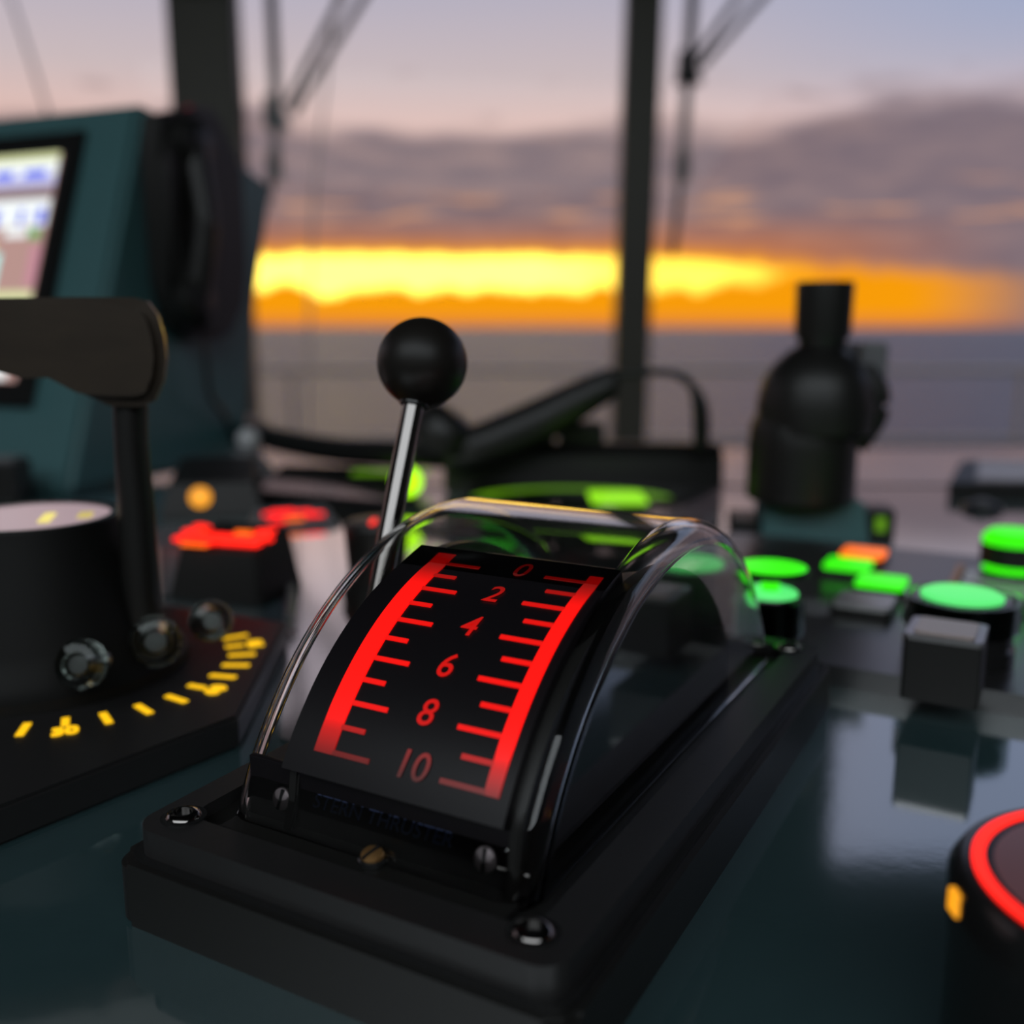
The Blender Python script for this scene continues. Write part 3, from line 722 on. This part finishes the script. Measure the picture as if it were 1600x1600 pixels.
# side outline points (right side) and the same shifted along the width
mid = Pt + (tip-Pt)*.45 + Vector((0, 0, .006))
side = [q(Pb), q(bb), q(atY(392, 455, (tip.y+bb.y)/2)), q(tip), q(mid), q(Pt)]
s0 = [b.verts.new(v) for v in side]; s1 = [b.verts.new(v+wv*WD) for v in side]
b.faces.new(s0); b.faces.new(s1)
for i in range(len(side)): b.faces.new((s0[i], s0[(i+1) % len(side)], s1[(i+1) % len(side)], s1[i]))
bmesh.ops.bevel(b, geom=[e for e in b.edges], offset=.006, segments=3, affect='EDGES')
obj('housing', b, M_teal, mroot, 45)
# points on the front face plane: spanned by wv and (Pt-Pb)
ev = (Pt-Pb); el_ = ev.length; evn = ev.normalized(); nrm = wv.cross(evn).normalized()
if nrm.y > 0: nrm = -nrm
def onface(px, py, off=0):
    r = ray(px, py); o_ = Vector((0, 0, CH)); P0 = Pb+nrm*off
    tt = (P0-o_).dot(nrm)/r.dot(nrm); return q(o_+r*tt)
def uv(v): w = v+o0-Pb; return w.dot(wv), w.dot(evn)
def fpt(u, v, off): return q(Pb+wv*u+evn*v+nrm*off)
def fquad(u0, u1, v0, v1, off0, off1, bev=0):
    b = NB(); return hexa(b, [fpt(u0, v0, off0), fpt(u1, v0, off0), fpt(u1, v1, off0), fpt(u0, v1, off0), fpt(u0, v0, off1), fpt(u1, v0, off1), fpt(u1, v1, off1), fpt(u0, v1, off1)], bev)
uo, vo = uv(onface(165, 207)); _, vb_ = uv(onface(60, 645)); ub_ = uv(onface(60, 640))[0]
ui, vi = uv(onface(126, 248)); ui2, vi2 = uv(onface(40, 607))
uo = (uo+ub_)/2; ui = (ui+ui2)/2
UL = .52
obj('bezel', fquad(uo, UL+.03, vb_, vo, .0, .006, .0015), M_blackg, mroot, 35)
scr = obj('screen', fquad(ui, UL, vi2, vi, .0062, .0075), emis('screen_tan_area', (.50, .30, .27), .95, (.02, .02, .02)), mroot)
H_ = vi-vi2
# rows of the page on the screen: pixel rows mapped by fraction of height
def row(f0, f1, u0, u1, m, name='screen_field', o0_=.0075, o1_=.0079):
    obj(name, fquad(ui+u0, ui+u1, vi-f1*H_, vi-f0*H_, o0_, o1_), m, scr)
MW = emis('screen_white_area', (.95, 1, 1), 1.0); MYL = emis('screen_cream_area', (.9, .95, .5), .8); MB = emis('screen_blue_mark', (.06, .12, 1), .85)
MGy = emis('screen_grey_band', (.40, .28, .30), .7); MC = emis('screen_cyan_area', (.5, 1, .95), 1.0); MGn = emis('screen_green_mark', (.1, .55, .12), .8); MLv = emis('screen_lilac_area', (.62, .62, .95), .95)
row(0, .035, 0, UL-ui-.001, MYL)
row(.035, .10, 0, UL-ui-.001, MW)
row(.10, .15, 0, UL-ui-.001, MLv)
row(.15, .21, 0, UL-ui-.001, MGy)
row(.21, .335, 0, UL-ui-.001, MW)
for u0, w in ((.012, .028), (.055, .024), (.095, .03), (.14, .02), (.19, .03), (.24, .02)):
    row(.075, .112, u0, u0+w, MB, o0_=.0079, o1_=.0082)
for u0, w in ((.003, .010), (.030, .006), (.062, .012), (.09, .02), (.14, .01)):
    row(.255, .325, u0, u0+w, MB, o0_=.0079, o1_=.0082)
row(.345, .39, .006, .018, MGn); row(.345, .38, .022, .05, MW)
row(.40, .45, .06, .072, MYL)
row(.45, .66, .050, .090, MC, o1_=.0083)
row(.62, .66, 0, UL-ui-.001, MYL)
row(.90, .995, .012, .09, MW)
row(.42, .60, .0, .012, emis('screen_pink_area', (.7, .32, .40), .8))
# lower drawer knob and black box standing at the foot of the housing
t = thing('junction_box', 'small black box with pale top at the left edge below the screen', 'box', at(4, 783, .0))
b = NB(); box(b, -.03, .018, -.012, .02, 0, .034, .002); obj('housing', b, M_black, t, 35)
b = NB(); box(b, -.028, .016, -.010, .018, .034, .037, .001); obj('lid', b, M_greyp, t, 35)
# handset hanging on the side of the housing
sd = (bb-Pb); sd.z = 0; sdn = sd.normalized(); sn = Vector((sdn.y, -sdn.x, 0))
if sn.x < 0: sn = -sn
def onside(px, py, off=.0):
    r = ray(px, py); o_ = Vector((0, 0, CH)); P0 = Pb+sn*off
    return o_+r*((P0-o_).dot(sn)/r.dot(sn))
hr = onside(285, 350, .01)
ht_ = thing('handset', 'long black telephone handset hanging on the side of the teal housing', 'handset', hr)
def q2(v): return Vector(v)-hr
out_ = [(222, 180), (262, 172), (288, 168), (310, 176), (326, 215), (340, 270), (352, 340), (356, 420), (352, 480), (335, 520), (310, 532), (280, 528), (252, 505), (236, 440), (226, 330), (220, 250)]
v0 = [q2(onside(x, y, .002)) for x, y in out_]; v1 = [v+sn*.030 for v in v0]
b = NB(); a_ = [b.verts.new(v) for v in v0]; c_ = [b.verts.new(v) for v in v1]
fa = b.faces.new(a_); fb = b.faces.new(c_)
for i in range(len(a_)): b.faces.new((a_[i], a_[(i+1) % len(a_)], c_[(i+1) % len(a_)], c_[i]))
bmesh.ops.bevel(b, geom=list(fb.edges), offset=.010, segments=4, affect='EDGES')
obj('cradle', b, M_black, ht_, 50)
c1 = q2(onside(300, 225, .032)); c2 = q2(onside(305, 470, .032))
b = NB(); tube(b, [c1, c1*.6+c2*.4+sn*.012, c1*.4+c2*.6+sn*.012, c2], [.014, .012, .012, .014], 14); obj('grip', b, M_black, ht_, 50)
for cc in (c1, c2):
    b = NB(); lathe(b, [(.020, -.010), (.024, -.004), (.024, .006), (.018, .011), (0, .012)], 28, cc, alignz(sn)); obj('earpiece' if cc is c1 else 'mouthpiece', b, M_black, ht_, 50)
pc = q2(onside(296, 177, .02)); b = NB(); lathe(b, [(.006, 0), (.006, .003), (0, .005)], 16, pc, alignz(Vector((0, -1, .2)))); obj('red_lamp', b, emis('dim_red_lamp', (.30, .01, .03), .5), ht_, 35)
b = NB(); tube(b, [q2(onside(318, 525, .02)), q2(onside(322, 570, .022)), q2(onside(330, 620, .02)), q2(onside(352, 650, .012)), q2(onside(368, 690, .008))], .0028, 8); obj('cord', b, M_black, ht_, 50)

# ================================================================== polished steel reflector sheet, added so the desk mirrors pale sky here
Pp = [at(450, 1000), at(437, 940), at(418, 850), at(412, 806), at(690, 812), MF @ Vector((-.113, .235, 0)), MF @ Vector((-.113, .082, 0)), MF @ Vector((-.150, .090, 0))]
cpp = sum(Pp, Vector())/len(Pp)
t = thing('added_steel_reflector', 'polished steel reflector sheet added left of the domed control for pale sky reflections', 'plate', cpp)
b = NB(); prism(b, [((p-cpp).x, (p-cpp).y) for p in Pp], 0, .0010, 'z'); obj('sheet', b, mat('polished_steel', (.90, .82, .77), rough=.10, metal=1, noise_amt=.03, nscale=20), t)
for p in (Pp[0], Pp[3], Pp[4], Pp[6]):
    v = (p-cpp)*.90; b = NB(); lathe(b, [(.0025, .001), (.0022, .0018), (0, .0020)], 18, (v.x, v.y, 0)); obj('screw', b, M_zinc, t, 35)

# ================================================================== red lit instrument wedge and neighbours (left middle)
def wedge(name, lab, cat, front_l, front_r, back_dy, h0, h1, rz, m=M_black):
    pl_ = at(*front_l, 0); pr_ = at(*front_r, 0); c = (pl_+pr_)/2; w = (pr_-pl_).length/2
    t = thing(name, lab, cat, c, atan2(pr_.y-pl_.y, pr_.x-pl_.x))
    b = NB(); hexa(b, [(-w, 0, 0), (w, 0, 0), (w, back_dy, 0), (-w, back_dy, 0), (-w*.80, .006, h0), (w*.80, .006, h0), (w*.80, back_dy-.004, h1), (-w*.80, back_dy-.004, h1)], .0015)
    obj('housing', b, m, t, 35)
    return t, w
t, w = wedge('rudder_indicator', 'black wedge indicator with a glowing red scale, left of the domed control', 'indicator', (262, 936), (408, 950), .045, .029, .036, 0)
def topz(y, h0, h1, L): return h0+(h1-h0)*(y/L)
for k in range(9):
    a = R(-200+k*27.5); rr = .016
    b = NB(); x_ = .0+rr*1.35*cos(a)-.004; y_ = .023+rr*sin(a)*.95; z_ = topz(y_, .029, .036, .045)
    box(b, -.0050, .0050, -.0026, .0026, .0, .0018, .0004)
    bmesh.ops.transform(b, matrix=Matrix.Translation((x_, y_, z_+.0004)) @ Matrix.Rotation(a, 4, 'Z'), verts=b.verts); obj('scale_mark', b, M_redhot, t)
b = NB(); box(b, -.028, .024, .006, .012, .0306, .0330, .0005); obj('scale_mark', b, M_redhot, t)
b = NB(); box(b, -.022, .026, .016, .020, .0316, .0340, .0005); obj('scale_mark', b, M_redhot, t)
b = NB(); box(b, .000, .010, .022, .026, .0325, .0350, .0005); obj('scale_mark', b, M_orange, t)
b = NB(); box(b, -.020, -.004, .001, .004, .0298, .0310, .0004); obj('scale_mark', b, M_orange, t)
t, w = wedge('grey_indicator', 'small grey box with tan edges between the lever shaft and the red indicator', 'box', (240, 935), (320, 925), .05, .024, .030, 0, M_greyp)
b = NB(); hexa(b, [(-w*.98, -.0015, .0), (-w*.72, -.0015, .0), (-w*.72, .003, 0), (-w*.98, .003, 0), (-w*.82, .004, .027), (-w*.58, .004, .027), (-w*.58, .008, .027), (-w*.82, .008, .027)]); obj('edge_strip', b, M_clear_cap, t)
b = NB(); hexa(b, [(w*.78, -.0015, .0), (w*.98, -.0015, .0), (w*.98, .003, 0), (w*.78, .003, 0), (w*.62, .004, .027), (w*.80, .004, .027), (w*.80, .008, .027), (w*.62, .008, .027)]); obj('edge_strip', b, M_clear_cap, t)
t, w = wedge('display_module', 'low black display module with blurred red digits behind the red indicator', 'display', (398, 838), (540, 828), .05, .004, .012, 0, M_greyp)
for k, (x_, y_, ww, hh_) in enumerate(((-.5, .62, .20, .10), (-.25, .70, .25, .10), (.05, .62, .35, .10), (.45, .5, .2, .08), (-.45, .30, .16, .12), (-.05, .36, .2, .10))):
    b = NB(); y0 = .05*y_; box(b, w*(x_-ww), w*(x_+ww), y0-.003, y0+.003, topz(y0, .004, .012, .05)-.0002, topz(y0, .004, .012, .05)+.001); obj('digit_segment', b, M_redl if k != 5 else M_orange, t)
t, w = wedge('lamp_box', 'black box with one amber lamp at the foot of the teal monitor housing', 'box', (248, 812), (412, 806), .10, .026, .036, 0)
fpz = .018
pa = at(318, 784, .020); pl_ = at(248, 812, 0); 
b = NB(); lathe(b, [(.0082, -.004), (.0082, 0), (.006, .0028), (0, .0035)], 24, (-.008, .0035, .0160), alignz((0, -1, .35))); obj('amber_lamp_or_glint', b, M_amber, t, 35)
# black round knob just behind the lever
pk = at(590, 935, .001)
t = thing('rotary_knob', 'black rotary knob on the desk behind the chrome lever', 'knob', pk)
b = NB(); lathe(b, [(.0180, 0), (.0185, .006), (.0150, .014), (.0165, .034), (.0170, .040), (.0145, .043), (0, .044)], 36); obj('knob_body', b, M_black, t, 45)
b = NB(); box(b, -.0012, .0012, -.0150, -.004, .0432, .0445, .0002); obj('pointer_line', b, M_redhot, t)
# thin cable on the desk
b = NB(); tube(b, [at(398, 800, .002), at(410, 832, .0022), at(448, 858, .0034), at(454, 930, .0034), at(450, 965, .0034)], .0022, 8)
tag(obj('cable', b, M_greyp, None, 50), 'thin grey cable looping on the pale desk beside the red indicator', 'cable')

# ================================================================== flat glossy displays with lime glow
def slab(name, lab, cat, corners, z0, z1, m, edge=M_blackg):
    P = [at(x, y, z1) for x, y in corners]; c = sum(P, Vector())/4; c.z = 0
    t = thing(name, lab, cat, c)
    b = NB(); hexa(b, [Vector((p.x, p.y, z0))-c for p in P]+[Vector((p.x, p.y, z1))-c for p in P], .0012); obj('housing', b, edge, t, 35)
    P2 = [c+(p-c)*.94 for p in P]
    b = NB(); hexa(b, [Vector((p.x, p.y, z1-.0002))-c for p in P2]+[Vector((p.x, p.y, z1+.0008))-c for p in P2]); obj('glass_top', b, m, t)
    return t, c
M_glosstop = mat('dark_glossy_screen_glass', (.02, .02, .02), rough=.06, ior=2.1, noise_amt=.03)
t, c = slab('chart_display', 'flat glossy chart display reflecting the sky, left of the chrome lever', 'display', ((395, 768), (612, 786), (640, 730), (440, 726)), 0, .012, M_glosstop)
b = NB(); p1 = at(552, 737, .0135)-c; p2 = at(668, 741, .0135)-c; box(b, p1.x, p2.x, p1.y-.012, p1.y+.008, .0128, .0138); obj('screen_glow', b, M_limed, t)
p1 = at(600, 752, .014)
# lime lamp
t = thing('lime_lamp', 'small round lime green lamp right behind the chrome lever', 'lamp', at(636, 792, 0))
b = NB(); lathe(b, [(.010, 0), (.010, .008), (.0105, .010)], 28); obj('base', b, M_black, t, 35)
b = NB(); bmesh.ops.create_uvsphere(b, u_segments=24, v_segments=16, radius=.0125, matrix=Matrix.Translation((0, 0, .021))); obj('lens', b, M_limeb, t, 60)
t, c = slab('radar_control', 'black radar control slab with round lime glowing display, behind the clear cover', 'display', ((700, 806), (1000, 840), (1128, 760), (745, 755)), 0, .014, M_glosstop)
cc = at(893, 782, .0152)-c; rx = .078; ry = .058
b = NB(); lathe(b, [(1, 0), (1, .0012), (0, .0012)], 56)
bmesh.ops.transform(b, matrix=Matrix.Translation((cc.x, cc.y, .0148)) @ Matrix.Diagonal((rx, ry, 1, 1)), verts=b.verts); dd = obj('round_display', b, mat('dark_green_display_glass', (.01, .02, .01), rough=.08, ior=2.0), t, 35)
b = NB(); n_ = 40
def ell(k, s): return (cc.x+rx*s*cos(k), cc.y+ry*s*sin(k))
outer = [ell(R(8+k*160/n_), 1) for k in range(n_+1)]; inner = [ell(R(8+(n_-k)*160/n_), .80) for k in range(n_+1)]
prism(b, outer+inner, .0160, .0166, 'z'); obj('display_glow', b, M_limed, dd)
p1 = at(922, 778, .0166)-c; b = NB(); prism(b, rrect(p1.x, p1.x+.042, p1.y-.024, p1.y+.032, .006), .0161, .0170, 'z'); obj('display_glow', b, M_lime, dd)
for xa, xb_, lab in ((560, 0, None),): pass

# ================================================================== black unit with handset arm in front of the centre post
Yh = .86
base = atY(905, 748, Yh)
t = thing('intercom_unit', 'long low black intercom box in front of the centre window post', 'intercom', (base.x, Yh, 0), R(-3))
def hp(px, py, y=Yh): v = atY(px, py, y); return Vector((v.x-base.x, y-Yh, v.z))
x0 = hp(692, 720).x; x1 = hp(1128, 720).x; zt_ = hp(900, 694).z
b = NB(); prism(b, [(-.005, 0), (.045, 0), (.045, zt_-.002), (.010, zt_), (-.002, zt_-.010)], x0, x1, 'x', .003); obj('housing', b, M_black, t, 35)
b = NB(); box(b, hp(872, 700).x, hp(945, 700).x, .010, .035, zt_-.003, hp(900, 662).z, .004); obj('button_block', b, M_black, t, 35)
b = NB(); box(b, hp(815, 700).x, hp(866, 700).x, .008, .030, zt_-.003, hp(830, 648).z, .004); obj('cradle_post', b, M_black, t, 35)
ht2 = thing('telephone_handset', 'black telephone handset lying slanted across the intercom box', 'handset', (base.x, Yh, 0), R(-3))
hd = -.030
def hq(px, py): v = hp(px, py); v.y += hd; return v
b = NB(); tube(b, [hq(705, 706), hq(760, 690), hq(840, 655), hq(905, 620), hq(952, 596)], [.016, .020, .019, .0160, .0120], 16); obj('grip', b, M_black, ht2, 50)
b = NB(); tube(b, [hq(690, 690), hq(700, 668), hq(708, 652), hq(716, 640)], [.028, .028, .025, .014], 18); obj('mouthpiece', b, M_black, ht2, 50)
b = NB(); tube(b, [hq(930, 602), hq(952, 592), hq(962, 590)], [.0115, .011, .008], 16); obj('earpiece', b, M_black, ht2, 50)
b = NB(); tube(b, [hq(955, 584), hq(1000, 579), hq(1045, 581), hq(1072, 598), hq(1084, 625), hq(1087, 660), hq(1086, 692)], [.0035, .0035, .0035, .0035, .007, .0075, .006], 10); obj('cord', b, M_black, ht2, 50)
# dark bar running left towards the monitor
b = NB(); tube(b, [atY(392, 655, 1.16), atY(402, 668, 1.12), atY(425, 685, 1.05), atY(520, 703, .98), atY(620, 708, .92), atY(715, 712, .885)], [.006, .012, .013, .013, .013, .012], 12)
tag(obj('cable_duct', b, M_black, None, 50), 'thick black flexible duct sweeping from the monitor housing to the intercom box', 'duct')
for px in (430, 560, 690): pass
# pale knob on grey stand beside the monitor housing
t = thing('joystick', 'small grey joystick with pale round tip beside the monitor housing', 'joystick', at(388, 752, 0))
b = NB(); lathe(b, [(.026, 0), (.025, .010), (.016, .022), (.012, .030)], 28); obj('base', b, M_greyp, t, 45)
b = NB(); bmesh.ops.create_uvsphere(b, u_segments=24, v_segments=16, radius=.0105, matrix=Matrix.Translation((.002, 0, .040))); obj('tip', b, M_white, t, 60)
